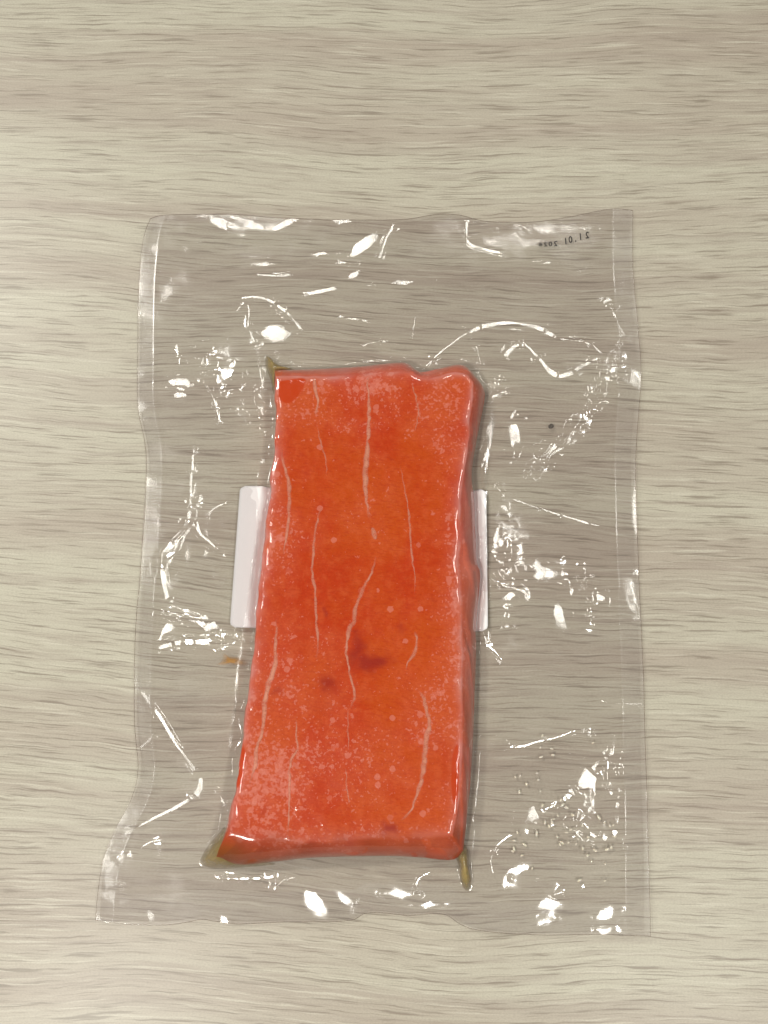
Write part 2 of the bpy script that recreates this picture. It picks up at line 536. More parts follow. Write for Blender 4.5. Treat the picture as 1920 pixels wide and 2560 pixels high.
for k in range(1, K + 1):
    a = A0 + k / K * (math.pi / 2 - A0)
    f = (math.sin(a) - math.sin(A0)) / (1 - math.sin(A0))
    xy = LT[:, :2] + (LO[:, :2] - LT[:, :2]) * f
    wob = 0.25 * math.sin(2 * a)
    nz = vnoise(xy[:, 0], xy[:, 1] + k * 3, 6.0, 21) * wob * 1.2
    z = 0.9 + (zedge - 0.9) * math.cos(a) / math.cos(A0) + nz
    Vf.append(np.stack([xy[:, 0] + nz, xy[:, 1], np.maximum(z, 0.9)], -1))
    cur = base + np.arange(NP)
    nx = np.roll(np.arange(NP), -1)
    Ff.append(np.stack([prev, prev[nx], cur[nx], cur], -1))
    prev = cur; base += NP
Vf = np.vstack(Vf); Ff = np.vstack(Ff)
cen = np.array([[LO[:, 0].mean(), LO[:, 1].mean(), 0.9]])
salmon = bpy.data.objects.new('salmon_block', None)
col.objects.link(salmon)
salmon.location = (cen[0, 0] * MM, cen[0, 1] * MM, 0.0)
tag(salmon, 'frosty orange salmon block sealed flat inside the clear vacuum bag', 'salmon')


def to_salmon(V):
    V = np.array(V, float).copy()
    V[:, 0] -= cen[0, 0]; V[:, 1] -= cen[0, 1]
    return V


flesh = mesh_obj('flesh', to_salmon(Vf), Ff, M_FISH, salmon)
# under side
bm_f = [tuple(range(NP))]
under = mesh_obj('underside', to_salmon(np.c_[LO[:, :2], np.full(NP, 0.9)]), bm_f, M_FISH, salmon, smooth=False)

X, Y, Z = Vf[:, 0], Vf[:, 1], Vf[:, 2]
n_top = NU * NV
frost = 0.16 + 0.25 * vnoise(X, Y, 16, 31) + 0.18 * vnoise(X, Y, 6, 32)
frost += spots_px(X, Y, [(760, 990, 150, 60, .45), (950, 975, 180, 70, .40), (1110, 1010, 110, 120, .5), (620, 1760, 60, 200, .35), (690, 1960, 130, 130, .62),
                         (800, 1900, 120, 130, .45), (1000, 1980, 120, 100, .15), (680, 1300, 35, 200, .42), (720, 1640, 90, 120, .32), (880, 1060, 90, 25, .5),
                         (1100, 1780, 60, 120, .3), (1130, 1500, 25, 400, .35), (700, 2085, 160, 40, .5), (960, 2080, 200, 30, .35), (860, 1180, 60, 80, .15), (620, 1520, 40, 120, .3)])
frost -= spots_px(X, Y, [(900, 1160, 150, 80, .35), (1000, 1450, 130, 160, .35), (860, 1480, 110, 200, .2), (950, 1750, 110, 120, .3), (760, 1760, 60, 80, .1), (1130, 1960, 60, 120, .1)])
spot = spots_px(X, Y, [(936, 1656, 50, 25, 1.0), (893, 1628, 24, 54, .75), (885, 1580, 14, 16, .6), (820, 1712, 24, 30, .75), (690, 1728, 18, 16, .55), (816, 1533, 12, 13, .6), (1000, 1568, 16, 14, .5),
                       (660, 2030, 18, 16, .5), (976, 2072, 26, 20, .9), (810, 1770, 40, 20, .3), (976, 1147, 12, 10, .45), (870, 1400, 40, 30, .12)])
wet = np.zeros(len(X))
for poly in ([(690, 955), (757, 944), (760, 965), (745, 990), (725, 1007), (708, 1005), (696, 990)],
             [(1136, 1870), (1146, 1865), (1147, 1950), (1143, 2005), (1134, 2008), (1128, 1960), (1130, 1900)],
             [(606, 1862), (614, 1880), (612, 1920), (602, 1960), (590, 1968), (596, 1920)]):
    PP = resample(pts(poly + poly[:1], HT), 60)
    d, _, _, _, _, _ = seg_dist(X, Y, PP)
    ins = inside(X, Y, PP)
    wet = np.maximum(wet, sstep(-0.35, 0.35, np.where(ins, d, -d)))
dTop, _, _, _, _, _ = seg_dist(X, Y, LT[::4], closed=True)
rim = np.exp(-dTop / 1.5) * (0.72 + 0.5 * vnoise(X, Y, 5, 41))
side = np.arange(len(X)) >= n_top
ring = np.zeros(len(X)); ring[n_top:] = np.repeat(np.arange(1, K + 1) / K, NP)
arc = np.zeros(len(X)); arc[n_top:] = np.tile(np.r_[0, np.cumsum(np.linalg.norm(np.diff(LT[:, :2], axis=0), axis=1))], K)
rw = ring + 0.16 * vnoise(arc, arc * 0, 14, 44) + 0.06 * vnoise(arc, arc * 0, 4, 45)
band = np.interp(rw, [-0.2, 0.1, 0.3, 0.5, 0.62, 0.78, 0.9, 1.0, 1.3], [0.25, 0.35, 0.55, 0.85, 0.75, 0.15, 0.25, 0.8, 0.8])
rim = np.where(side, band * (1.0 + 0.3 * vnoise(arc, ring * 9, 5, 46)), rim)
# near end turns darker and browner, strongest towards the left
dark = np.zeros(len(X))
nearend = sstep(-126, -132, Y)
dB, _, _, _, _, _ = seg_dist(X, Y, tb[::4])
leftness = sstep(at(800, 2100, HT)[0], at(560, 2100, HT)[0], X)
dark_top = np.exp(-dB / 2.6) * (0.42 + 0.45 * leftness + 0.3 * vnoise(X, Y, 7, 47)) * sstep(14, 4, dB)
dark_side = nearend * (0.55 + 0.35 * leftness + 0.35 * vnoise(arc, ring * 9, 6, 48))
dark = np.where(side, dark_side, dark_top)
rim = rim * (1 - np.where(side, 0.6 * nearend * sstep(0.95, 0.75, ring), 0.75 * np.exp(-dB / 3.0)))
olive = spots_px(X, Y, [(545, 2135, 75, 34, 1.0), (600, 2160, 130, 16, .7)], 8.0) * sstep(at(560, 2070, HT)[1], at(560, 2125, HT)[1], Y)
olive = np.maximum(olive, spots_px(X, Y, [(684, 930, 18, 22, .8)], 12.0) * side)
rim = rim * (1 - wet) * (1 - 0.8 * olive)
for nm, a in (('olive', np.clip(olive, 0, 1)), ('frost', np.clip(frost, 0, 1)), ('spot', np.clip(spot, 0, 1)), ('wet', wet * (1 - side)), ('rim', np.clip(rim, 0, 1)), ('dark', np.clip(dark, 0, 1))):
    attr(flesh, nm, a)
for nm in ('frost', 'spot', 'wet', 'rim', 'dark', 'olive'):
    attr(under, nm, np.zeros(NP))

# pale fat lines lying in the upper face
FAT = [
    ([(785, 940), (788, 975), (795, 1010), (788, 1037)], 5),
    ([(926, 936), (917, 958), (922, 984), (922, 1040), (919, 1110), (914, 1170), (913, 1220), (920, 1275), (926, 1300)], 6),
    ([(1028, 955), (1040, 995), (1046, 1030), (1038, 1080)], 2.5),
    ([(704, 1123), (712, 1170), (723, 1215), (722, 1290), (716, 1340), (706, 1385)], 4.5),
    ([(808, 1261), (797, 1290), (788, 1340), (782, 1400), (781, 1440), (788, 1480), (791, 1560), (796, 1620), (790, 1650)], 4),
    ([(793, 1065), (803, 1110), (815, 1150), (817, 1190)], 2),
    ([(1000, 1160), (1010, 1210), (1022, 1290), (1028, 1380), (1037, 1440), (1037, 1490)], 2.6),
    ([(940, 1388), (932, 1425), (918, 1452), (904, 1485), (888, 1522), (886, 1555), (874, 1570), (866, 1610), (868, 1650), (878, 1700), (886, 1735), (880, 1760), (872, 1775)], 4.5),
    ([(690, 1545), (692, 1585), (688, 1620), (690, 1650), (678, 1690), (664, 1740), (660, 1790), (656, 1830), (642, 1870), (638, 1910), (622, 1965)], 6),
    ([(742, 1790), (740, 1840), (744, 1872), (726, 1905), (722, 2000), (720, 2090)], 3.2),
    ([(1037, 1578), (1042, 1600), (1036, 1635), (1020, 1655), (1016, 1675)], 4),
    ([(1043, 1724), (1060, 1750), (1068, 1785), (1074, 1812), (1066, 1840), (1062, 1890), (1056, 1940), (1046, 1975), (1028, 2025), (1000, 2052)], 6),
    ([(864, 1920), (868, 1975), (874, 2010)], 2.2),
    ([(930, 1318), (936, 1335), (938, 1350)], 6),
    ([(872, 1770), (870, 1830), (872, 1880)], 2.0),
]
k_px = 446.0 / FPX
for line, wpx in FAT:
    P = resample(pts(line, HT), max(16, len(line) * 9))
    n = len(P)
    tg = np.gradient(P[:, :2], axis=0); tg /= np.linalg.norm(tg, axis=1)[:, None]
    nn = np.stack([-tg[:, 1], tg[:, 0]], 1)
    jit = vnoise(P[:, 0] * 3, P[:, 1] * 3, 6, int(wpx * 10 + n))
    P[:, :2] += nn * (0.30 * jit)[:, None]
    s = np.linspace(0, 1, n)
    hw = wpx * k_px * 0.75 * (0.35 + 0.65 * np.sin(np.pi * np.clip(s, 0.04, 0.96)) ** 0.6) * (1 + 0.45 * vnoise(P[:, 1], P[:, 0], 4.0, 77 + n))
    V, fade = [], []
    cols = [-1.5, -0.8, 0, 0.8, 1.5]
    for c, al in zip(cols, (0, 0.75, 1.0, 0.75, 0)):
        xy = P[:, :2] + nn * (hw * c)[:, None]
        dte, _, _, _, _, _ = seg_dist(xy[:, 0], xy[:, 1], LT[::6], closed=True)
        zz = fish_top(xy[:, 0], xy[:, 1]) - DIP * np.exp(-dte / 2.2) + 0.06 + 0.07 * (1 - abs(c) / 1.5)
        V.append(np.c_[xy, zz])
        fade.append(al * np.clip(np.minimum(s, 1 - s) * 9, 0, 1) * (0.7 + 0.25 * jit) * min(1, 0.45 + wpx / 9))
    V = np.vstack(V)
    I = np.arange(5 * n).reshape(5, n)
    F = np.stack([I[:-1, :-1], I[:-1, 1:], I[1:, 1:], I[1:, :-1]], -1).reshape(-1, 4)
    o = mesh_obj('fat_line', to_salmon(V), F[:, ::-1].copy(), M_FAT, salmon)
    attr(o, 'fade', np.clip(np.concatenate(fade), 0, 1))

# ------------------------------------------------------------------ pockets of juice drawn into the bag's corners
POCKETS = [
    ('pointed pocket of olive juice at the salmon corner beside the deep orange patch',
     [(664, 888), (676, 893), (700, 912), (740, 926), (700, 940), (690, 965), (684, 985), (676, 950), (664, 915)], (690, 930), 6.0),
    ('wide wedge of olive juice at the salmon corner beside the dark near end',
     [(500, 2150), (516, 2120), (545, 2085), (566, 2066), (580, 2095), (640, 2150), (690, 2160), (620, 2168), (545, 2172), (512, 2166)], (575, 2125), 8.5),
    ('narrow yellowish fin of juice pointing away from the salmon below its sloped side',
     [(1138, 2110), (1158, 2108), (1170, 2126), (1173, 2168), (1178, 2205), (1168, 2228), (1153, 2208), (1147, 2165), (1136, 2136)], (1158, 2150), 5.0),
]
POLY_P = []
for lab, poly, c, h in POCKETS:
    zc = 1.2
    PP = resample(pts(poly + poly[:1], zc), 72)[:-1]
    cc = at(c[0], c[1], zc)[:2]
    nring = 12
    V, F = [], []
    for k in range(nring):
        f = k / nring
        xy = PP[:, :2] + (cc - PP[:, :2]) * f
        z = 0.75 + h * math.sin(f * math.pi / 2) ** 0.8
        V.append(np.c_[xy, np.full(len(PP), z)])
    V = np.vstack(V + [np.array([[cc[0], cc[1], 0.75 + h]])])
    n = len(PP)
    for k in range(nring - 1):
        for i in range(n):
            j = (i + 1) % n
            F.append((k * n + i, k * n + j, (k + 1) * n + j, (k + 1) * n + i))
    for i in range(n):
        F.append(((nring - 1) * n + i, (nring - 1) * n + (i + 1) % n, nring * n))
    F.append(tuple(range(n))[::-1])
    o = mesh_obj('juice_pocket', V, F, M_JUICE)
    attr(o, 'fade', np.r_[np.repeat(0.22 + 0.62 * np.minimum(1, np.arange(nring) / nring * 1.9), n), 0.84])
    tag(o, lab, 'juice')
    POLY_P.append((PP, cc, h))

# ------------------------------------------------------------------ the bag: front and back film
B_left = [(376, 548), (358, 604), (347, 732), (344, 892), (345, 1019), (366, 1152), (354, 1395), (340, 1585), (336, 1795), (346, 1921), (328, 2000), (292, 2067), (260, 2143), (247, 2222), (241, 2300)]
B_right = [(1581, 528), (1581, 663), (1592, 801), (1600, 906), (1600, 960), (1594, 1040), (1588, 1121), (1587, 1200), (1590, 1295), (1594, 1390), (1602, 1564), (1608, 1700), (1611, 1869), (1618, 2100), (1620, 2200), (1622, 2337)]
B_top = [(376, 548), (420, 538), (580, 536), (700, 545), (841, 549), (1000, 548), (1087, 535), (1146, 535), (1215, 551), (1329, 553), (1421, 542), (1526, 524), (1581, 528)]
B_bot = [(241, 2300), (300, 2307), (358, 2311), (421, 2311), (472, 2304), (504, 2298), (548, 2304), (595, 2310), (700, 2306), (865, 2303), (914, 2284), (959, 2283), (1018, 2289), (1107, 2286), (1151, 2311), (1206, 2328), (1343, 2338), (1480, 2336), (1622, 2337)]
BZ = 2.0
GU, GV = 541, 781
bt = resample(pts(B_top, BZ), GU); bb = resample(pts(B_bot, BZ), GU); bl = resample(pts(B_left, BZ), GV); br = resample(pts(B_right, BZ), GV)
BG = coons(bt, bb, bl, br)
X, Y = BG[..., 0].copy(), BG[..., 1].copy()
U = np.repeat(np.linspace(0, 1, GU)[None], GV, 0); Vv = np.repeat(np.linspace(0, 1, GV)[:, None], GU, 1)

# distances to the fish
LTs, LOs = LT[::5], LO[::5]
dO, _, _, _, _, _ = seg_dist(X, Y, LOs, closed=True)
inO = inside(X, Y, LOs)
dTt, _, _, _, _, _ = seg_dist(X, Y, LTs, closed=True)
inT = inside(X, Y, LTs)
ftop = fish_top(X, Y) - DIP * np.exp(-np.where(inT, dTt, 0) / 2.2)
fr = dTt / np.maximum(dTt + dO, 1e-6)
fside = 0.9 + (ftop - 0.9) * np.sqrt(np.clip(1 - (math.sin(A0) + fr * (1 - math.sin(A0))) ** 2, 0, 1)) / math.cos(A0)
content = np.where(inT, ftop, np.where(inO, fside, 0.0))
for PP, cc, h in POLY_P:
    d, _, _, _, _, _ = seg_dist(X, Y, PP, closed=True)
    ins = inside(X, Y, PP)
    rad = np.hypot(X - cc[0], Y - cc[1])
    f = np.clip(d / (d + 0.6 * rad + 1e-6), 0, 1)
    content = np.where(ins, np.maximum(content, 0.75 + h * np.sin(f * math.pi / 2) ** 0.8), content)
dout = np.where(inO, 0.0, dO)

# the level at which the two films lie together
def mid_level(X, Y, dout):
    lift = 2.3 + 0.9 * vnoise(X, Y, 70, 51) + 0.2 * vnoise(X, Y, 33, 52)
    edge = np.clip(np.minimum(np.minimum(U, 1 - U) * 215, np.minimum(Vv, 1 - Vv) * 300), 0, 30)
    wave = 0.9 * vnoise(X * 0.3, Y, 30, 53) * np.exp(-edge / 12.0)
    m = lift + wave
    lab = spots_px(X, Y, [(600, 1395, 90, 230, 1.0), (1225, 1395, 60, 230, 1.0)], 3.0)
    m = m * (1 - lab) + 3.9 * lab
    m = m + 1.6 * sstep(0.90, 1.0, U) * sstep(0.1, 0.4, Vv)
    m = 0.55 + (np.maximum(m, 0.7) - 0.55) * sstep(0.0, 1.0, dout / (10.0 - 6.0 * lab))
    return m


B = mid_level(X, Y, dout)
back = np.maximum(B - 0.12 + 0.10 * vnoise(X, Y, 7, 61), 0.30)
back = np.where(inO, 0.5, back)

# front film: taut over the contents, sagging to the back film around them
skirt = 3.2 * np.exp(-dout / 2.2) * np.where(inO, 0, 1) * (0.8 + 0.5 * vnoise(X, Y, 8, 62))
front = np.maximum(B + 0.06 + skirt, content + 0.28)
front = np.maximum(blur(front, 1.6), content + 0.16)
sealw = np.maximum(sstep(0.045, 0.03, U), sstep(0.955, 0.97, U))
free = sstep(0.5, 5.0, dout) * (1 - 0.85 * sealw)
# gentle crumple of thin film
front += free * (0.045 * vnoise(X, Y, 15, 71) + 0.02 * (1 - np.abs(vnoise(X, Y, 11, 72)) * 2) * 0.5 + 0.018 * vnoise(X, Y, 4, 73) + 0.004 * vnoise(X, Y, 1.6, 74))
front += 0.22 * np.exp(-((U - 0.036) / 0.0022) ** 2) + 0.12 * np.exp(-((U - 0.957) / 0.0022) ** 2)
front += np.where(inO, 0.008 * vnoise(X, Y, 2.4, 75) + 0.02 * vnoise(X, Y, 7, 76), 0)


def need(px, py, lamp, z=3.0):
    """slope that turns the film towards a lamp as seen from the lens"""
    p = at(px, py, z)
    a = CAM - p; a /= np.linalg.norm(a)
    b = np.array(LAMPS[lamp][:3], float) - p; b /= np.linalg.norm(b)
    h = a + b
    return -h[:2] / h[2]


def grad(Z):
    """dz/dx, dz/dy on the curvilinear grid"""
    Zu, Zv = np.gradient(Z, axis=1), np.gradient(Z, axis=0)
    Xu, Xv = np.gradient(X, axis=1), np.gradient(X, axis=0)
    Yu, Yv = np.gradient(Y, axis=1), np.gradient(Y, axis=0)
    D = Xu * Yv - Xv * Yu
    return (Zu * Yv - Zv * Yu) / D, (Zv * Xu - Zu * Xv) / D


gx0, gy0 = grad(blur(front, 3))


def base_slope(px, py, z=3.0):
    p = at(px, py, z)
    i = np.argmin((X - p[0]) ** 2 + (Y - p[1]) ** 2)
    return np.array([gx0.flat[i], gy0.flat[i]]), p


# small plane facets that catch a lamp: px, py, half length, half width (photo px), turn (deg), lamp
PATCH = [
    (578, 570, 30, 12, -30, 0), (606, 557, 40, 12, -20, 0), (713, 558, 26, 9, 35, 0), (855, 549, 26, 6, -4, 0), (914, 606, 40, 16, 30, 0),
    (690, 835, 34, 26, -35, 0), (585, 972, 52, 22, -50, 0), (548, 905, 40, 30, -50, 3), (452, 956, 11, 30, 80, 0), (452, 985, 9, 18, 80, 3),
    (809, 725, 40, 6, 5, 0), (1004, 704, 36, 6, 8, 5), (886, 685, 14, 10, 30, 5), (660, 660, 26, 6, 2, 0), (800, 633, 22, 4, 0, 0),
    (1515, 955, 50, 16, 62, 1), (1400, 1110, 56, 12, 45, 5), (1343, 1160, 16, 10, 40, 5), (1288, 1085, 34, 15, 78, 5), (1578, 945, 24, 20, 0, 1),
    (1575, 1490, 34, 55, 90, 1), (1434, 1490, 34, 12, 100, 1), (1495, 1520, 30, 24, 30, 1), (1402, 1538, 20, 26, 10, 1), (1350, 1430, 18, 60, 90, 1),
    (1475, 1935, 85, 30, 58, 2), (1525, 1950, 60, 12, 86, 2), (1484, 2010, 22, 16, 50, 2), (1344, 2034, 30, 18, 30, 2), (1440, 2072, 26, 14, -20, 2), (1490, 2090, 34, 16, -20, 2),
    (1370, 2216, 34, 10, -10, 2), (1388, 2250, 36, 20, 30, 2), (1363, 2300, 10, 20, 80, 2), (1515, 2283, 18, 13, 0, 2), (1513, 2325, 8, 16, 90, 2), (1290, 2190, 30, 20, 30, 2),
    (786, 2256, 20, 24, 60, 4), (998, 2236, 8, 26, 90, 4), (1070, 2264, 6, 22, 90, 4), (855, 2245, 8, 22, 70, 4), (560, 2300, 8, 8, 0, 4), (378, 2290, 8, 8, 0, 3),
    (278, 2242, 9, 20, 85, 3), (246, 2296, 8, 10, 0, 3), (346, 1020, 8, 12, 90, 3),
    (428, 1560, 34, 13, 60, 3), (525, 1566, 66, 10, -17, 3), (452, 1328, 46, 12, 57, 3),
    (1192, 1862, 26, 9, 0, 1), (1520, 755, 8, 14, 90, 1), (1530, 766, 10, 6, 0, 1),
]
acc = np.zeros_like(front)
for (px, py, a, b, ang, lamp) in PATCH:
    gb, p = base_slope(px, py)
    g = min((need(px, py, l_) - gb for l_ in range(1, len(LAMPS))), key=lambda v_: float(np.hypot(*v_)))
    sx, sy = 1.25 * a * k_px, 1.25 * b * k_px
    ca, sa = math.cos(R(ang)), math.sin(R(ang))
    dx, dy = X - p[0], Y - p[1]
    e1, e2 = (dx * ca + dy * sa) / sx, (-dx * sa + dy * ca) / sy
    r2 = e1 * e1 + e2 * e2
    r2 = r2 * (1 + 0.30 * vnoise(X, Y, 3.0, int(px)))
    r2 = np.maximum(r2, 0)
    m = (r2 < 14) & (e1 * e1 + e2 * e2 < 10)
    acc[m] += ((g[0] * dx + g[1] * dy) * np.exp(-(r2 / 2.2) ** 2))[m]

# creases: photo line, width (photo px), lamp or None = best lamp
CREASE = [
    ([(1054, 924), (1085, 893), (1119, 865), (1155, 839), (1192, 821), (1238, 808), (1275, 805), (1306, 808), (1352, 821), (1398, 846)], 12, None),
    ([(1398, 846), (1467, 856), (1490, 870), (1508, 887)], 6, None),
    ([(1508, 890), (1458, 913), (1430, 930), (1403, 938), (1385, 933), (1370, 922), (1353, 900), (1338, 883), (1316, 862), (1300, 860), (1280, 870), (1256, 897)], 12, None),
    ([(1508, 892), (1498, 940), (1487, 997)], 6, None),
    ([(1545, 905), (1522, 940), (1492, 998)], 15, None),
    ([(1440, 1062), (1390, 1108), (1340, 1164)], 10, None),
    ([(1518, 1872), (1480, 1930), (1420, 1990), (1345, 2034)], 13, None),
    ([(1520, 1900), (1530, 1950), (1526, 1990)], 12, None),
    ([(1484, 2012), (1450, 2060), (1500, 2095)], 12, None),
    ([(1190, 860), (1199, 890), (1201, 915), (1194, 940)], 6, None),
    ([(1038, 785), (1034, 820), (1029, 853)], 5, None),
    ([(589, 782), (600, 766), (612, 757), (620, 765), (623, 785), (621, 815), (632, 845), (640, 874)], 6, None),
    ([(598, 745), (640, 741), (681, 755), (727, 791), (759, 833)], 8, None),
    ([(485, 1107), (481, 1160), (477, 1202), (474, 1281), (458, 1323), (423, 1361), (403, 1386), (398, 1408), (404, 1436), (417, 1487), (442, 1525)], 8, None),
    ([(392, 1623), (442, 1607), (503, 1604), (572, 1601), (604, 1587)], 14, None),
    ([(506, 1237), (495, 1260), (491, 1281), (496, 1315), (505, 1338), (525, 1355), (546, 1374)], 6, None),
    ([(569, 1256), (534, 1272), (520, 1294)], 6, None),
    ([(352, 1725), (377, 1766), (402, 1801), (434, 1855), (459, 1887), (497, 1937)], 6, None),
    ([(497, 1937), (501, 1955), (498, 1970), (485, 1988), (444, 2016), (374, 2051), (308, 2088)], 10, None),
    ([(352, 2118), (377, 2105), (406, 2100)], 6, None),
    ([(327, 2130), (292, 2152), (272, 2175), (265, 2200), (270, 2226)], 7, None),
    ([(1275, 1244), (1326, 1262), (1410, 1289), (1450, 1300), (1511, 1318)], 6, None),
    ([(1498, 1749), (1528, 1757), (1565, 1759), (1602, 1760)], 6, None),
    ([(1262, 1869), (1309, 1865), (1343, 1855), (1393, 1843), (1437, 1827), (1457, 1827), (1498, 1832)], 5, None),
    ([(986, 553), (975, 575), (963, 600), (952, 635), (947, 650)], 8, None),
    ([(441, 860), (447, 888), (448, 912)], 4, None),
    ([(500, 905), (520, 955), (540, 1020), (548, 1060)], 5, None),
    ([(638, 880), (650, 930), (655, 975)], 4, None),
    ([(1270, 1228), (1240, 1212)], 5, None),
    ([(1262, 1265), (1270, 1280)], 7, None),
    ([(1236, 2190), (1228, 2150), (1248, 2110), (1290, 2080)], 6, None),
    ([(530, 2190), (560, 2197), (640, 2198), (700, 2190)], 6, None),
    ([(655, 2225), (672, 2212), (690, 2218), (710, 2200), (740, 2195)], 6, None),
    ([(1030, 870), (1000, 855), (960, 850), (900, 862)], 4, None),
    ([(680, 886), (760, 918), (840, 915)], 5, None),
    ([(900, 905), (970, 900), (1030, 914)], 6, None),
    ([(535, 1960), (560, 2010), (572, 2040)], 4, None),
    ([(1210, 990), (1230, 960), (1262, 940)], 6, None),
    ([(1212, 1010), (1240, 985), (1280, 972)], 6, None),
    ([(1030, 2250), (1046, 2200), (1080, 2180)], 5, None),
    ([(880, 2290), (888, 2262), (900, 2245)], 4, None),
    ([(1215, 1610), (1240, 1630), (1262, 1660)], 5, None),
    ([(1300, 1130), (1340, 1108), (1378, 1096)], 4, None),
    ([(1166, 545), (1172, 600), (1215, 618), (1260, 628)], 5, None),
    ([(620, 640), (680, 643)], 5, None),
    ([(840, 655), (900, 658)], 5, None),
    ([(640, 685), (700, 690), (730, 686)], 5, None),
    ([(1330, 652), (1380, 648)], 4, None),
    ([(840, 790), (900, 800), (950, 815)], 4, None),
    ([(1530, 770), (1545, 810), (1570, 850)], 6, None),
    ([(350, 1870), (372, 1850), (385, 1835)], 7, None),
]
base_front = front
for n_pass, (line, wpx, lamp) in [(0, c_) for c_ in CREASE] + [(1, c_) for c_ in CREASE]:
    if n_pass == 1 and line is CREASE[0][0]:
        gx0, gy0 = grad(base_front + acc)
    P = resample(pts(line, 3.0), max(10, len(line) * 5))
    d, sd, S, TX, TY, Ltot = seg_dist(X, Y, P)
    w = wpx * k_px * 1.05
    m = d < 4.5 * w
    if not m.any(): continue
    s = S[m] / Ltot
    p = np.stack([X[m], Y[m], np.full(m.sum(), 3.0)], -1)
    a = CAM - p; a /= np.linalg.norm(a, axis=1)[:, None]
    # wanted slope along the line for each lamp
    npt = len(P)
    tg = np.gradient(P[:, :2], axis=0); tg /= np.linalg.norm(tg, axis=1)[:, None]
    arcs = np.r_[0, np.cumsum(np.linalg.norm(np.diff(P[:, :2], axis=0), axis=1))]
    near = [np.argmin((X - q_[0]) ** 2 + (Y - q_[1]) ** 2) for q_ in P]
    gbx = gx0.flat[near]; gby = gy0.flat[near]
    CN, CT = [], []
    for li in range(len(LAMPS)):
        aa = CAM - P; aa /= np.linalg.norm(aa, axis=1)[:, None]
        b_ = np.array(LAMPS[li][:3], float) - P; b_ /= np.linalg.norm(b_, axis=1)[:, None]
        hh = aa + b_
        g_ = -hh[:, :2] / hh[:, 2:]
        g_[:, 0] -= gbx; g_[:, 1] -= gby
        CN.append(g_[:, 0] * -tg[:, 1] + g_[:, 1] * tg[:, 0]); CT.append(g_[:, 0] * tg[:, 0] + g_[:, 1] * tg[:, 1])
    CN, CT = np.array(CN), np.array(CT)
    blk = max(5, int(npt * 12.0 / max(Ltot, 1e-3)))       # about 12 mm
    gnl, gtl = np.zeros(npt), np.zeros(npt)
    for i0 in range(0, npt, blk):
        sl = slice(i0, min(i0 + blk, npt))
        cst = np.abs(CT[:, sl]).mean(1) + 0.3 * np.maximum(np.abs(CN[:, sl]) - 0.10, 0).mean(1)
        li = int(np.argmin(cst))
        gnl[sl] = CN[li, sl]; gtl[sl] = np.clip(CT[li, sl], -0.3, 0.3)
    if n_pass == 1:
        bad = np.hypot(gnl, gtl) > 0.14
        gnl[bad] = 0; gtl[bad] = 0
    # height along the line: follow the slope, fall back quickly whenever it has climbed too far
    fine_s = np.arange(0, Ltot + 0.1, 0.1)
    gtf = np.interp(fine_s, arcs, gtl)
    hl = np.zeros(len(fine_s)); cur = 0.0; back_to = None
    for i_ in range(1, len(fine_s)):
        if back_to is None:
            cur += gtf[i_] * 0.1
            if abs(cur) > 0.32: back_to = -np.sign(cur) * 0.28
        else:
            cur += np.sign(back_to) * 0.12
            if abs(cur - back_to) < 0.13: back_to = None
        hl[i_] = cur
    S_ = S[m]; d_ = d[m]
    taper = sstep(0, 0.05, s) * sstep(1, 0.95, s)
    gn = np.interp(S_, arcs, gnl)
    wv = w * (0.85 + 0.4 * vnoise(S_, S_ * 0, 9.0, 301 + len(line)))
    taper = taper if n_pass == 0 else taper * (1.0 if len(line) > 2 else 0.5)
    acc[m] += taper * (gn * sd[m] * np.exp(-(d_ / wv) ** 4) + np.interp(S_, fine_s, hl) * np.exp(-(d_ / (1.5 * w)) ** 4))
front += acc * np.where(inO, 0.0, 1.0) * sstep(-0.2, 1.2, dout + np.where(inO, -1, 0))
# fine glints over the near end of the salmon
for line, wpx, lamp in [([(742, 2020), (738, 2036), (748, 2052), (775, 2066), (800, 2064), (812, 2058)], 5, 1), ([(875, 2073), (895, 2066), (910, 2056)], 4, 1), ([(660, 2035), (690, 2028), (712, 2020)], 4, 1),
                        ([(830, 1058), (880, 1052), (925, 1056)], 4, 12), ([(840, 1066), (900, 1064), (960, 1050)], 4, 12)]:
    P = resample(pts(line, HT), 40)
    d, sd, S, TX, TY, Ltot = seg_dist(X, Y, P)
    w = wpx * k_px * 0.6
    m = d < 4 * w
    p = np.stack([X[m], Y[m], np.full(m.sum(), HT)], -1)
    a = CAM - p; a /= np.linalg.norm(a, axis=1)[:, None]
    b = np.array(LAMPS[lamp][:3], float) - p; b /= np.linalg.norm(b, axis=1)[:, None]
    h = a + b
    g = -h[:, :2] / h[:, 2:]
    gn = g[:, 0] * -TY[m] + g[:, 1] * TX[m]
    gt = g[:, 0] * TX[m] + g[:, 1] * TY[m]
    ph = (S[m] / 2.0) % 1.0
    saw = np.where(ph < 0.7, ph / 0.7 - 0.5, (1 - ph) / 0.3 - 0.5)
    front[m] += (gn * sd[m] + gt * 1.4 * saw) * np.exp(-(d[m] / w) ** 2)
front = np.maximum(front, np.maximum(content + 0.10, 0.4))
back = np.maximum(np.minimum(back, front - 0.05), 0.2)

bag = bpy.data.objects.new('vacuum_bag', None)
col.objects.link(bag)
bc = np.array([X.mean(), Y.mean()])
bag.location = (bc[0] * MM, bc[1] * MM, 0)
tag(bag, 'crumpled clear plastic vacuum bag with sealed edges holding the salmon', 'bag')


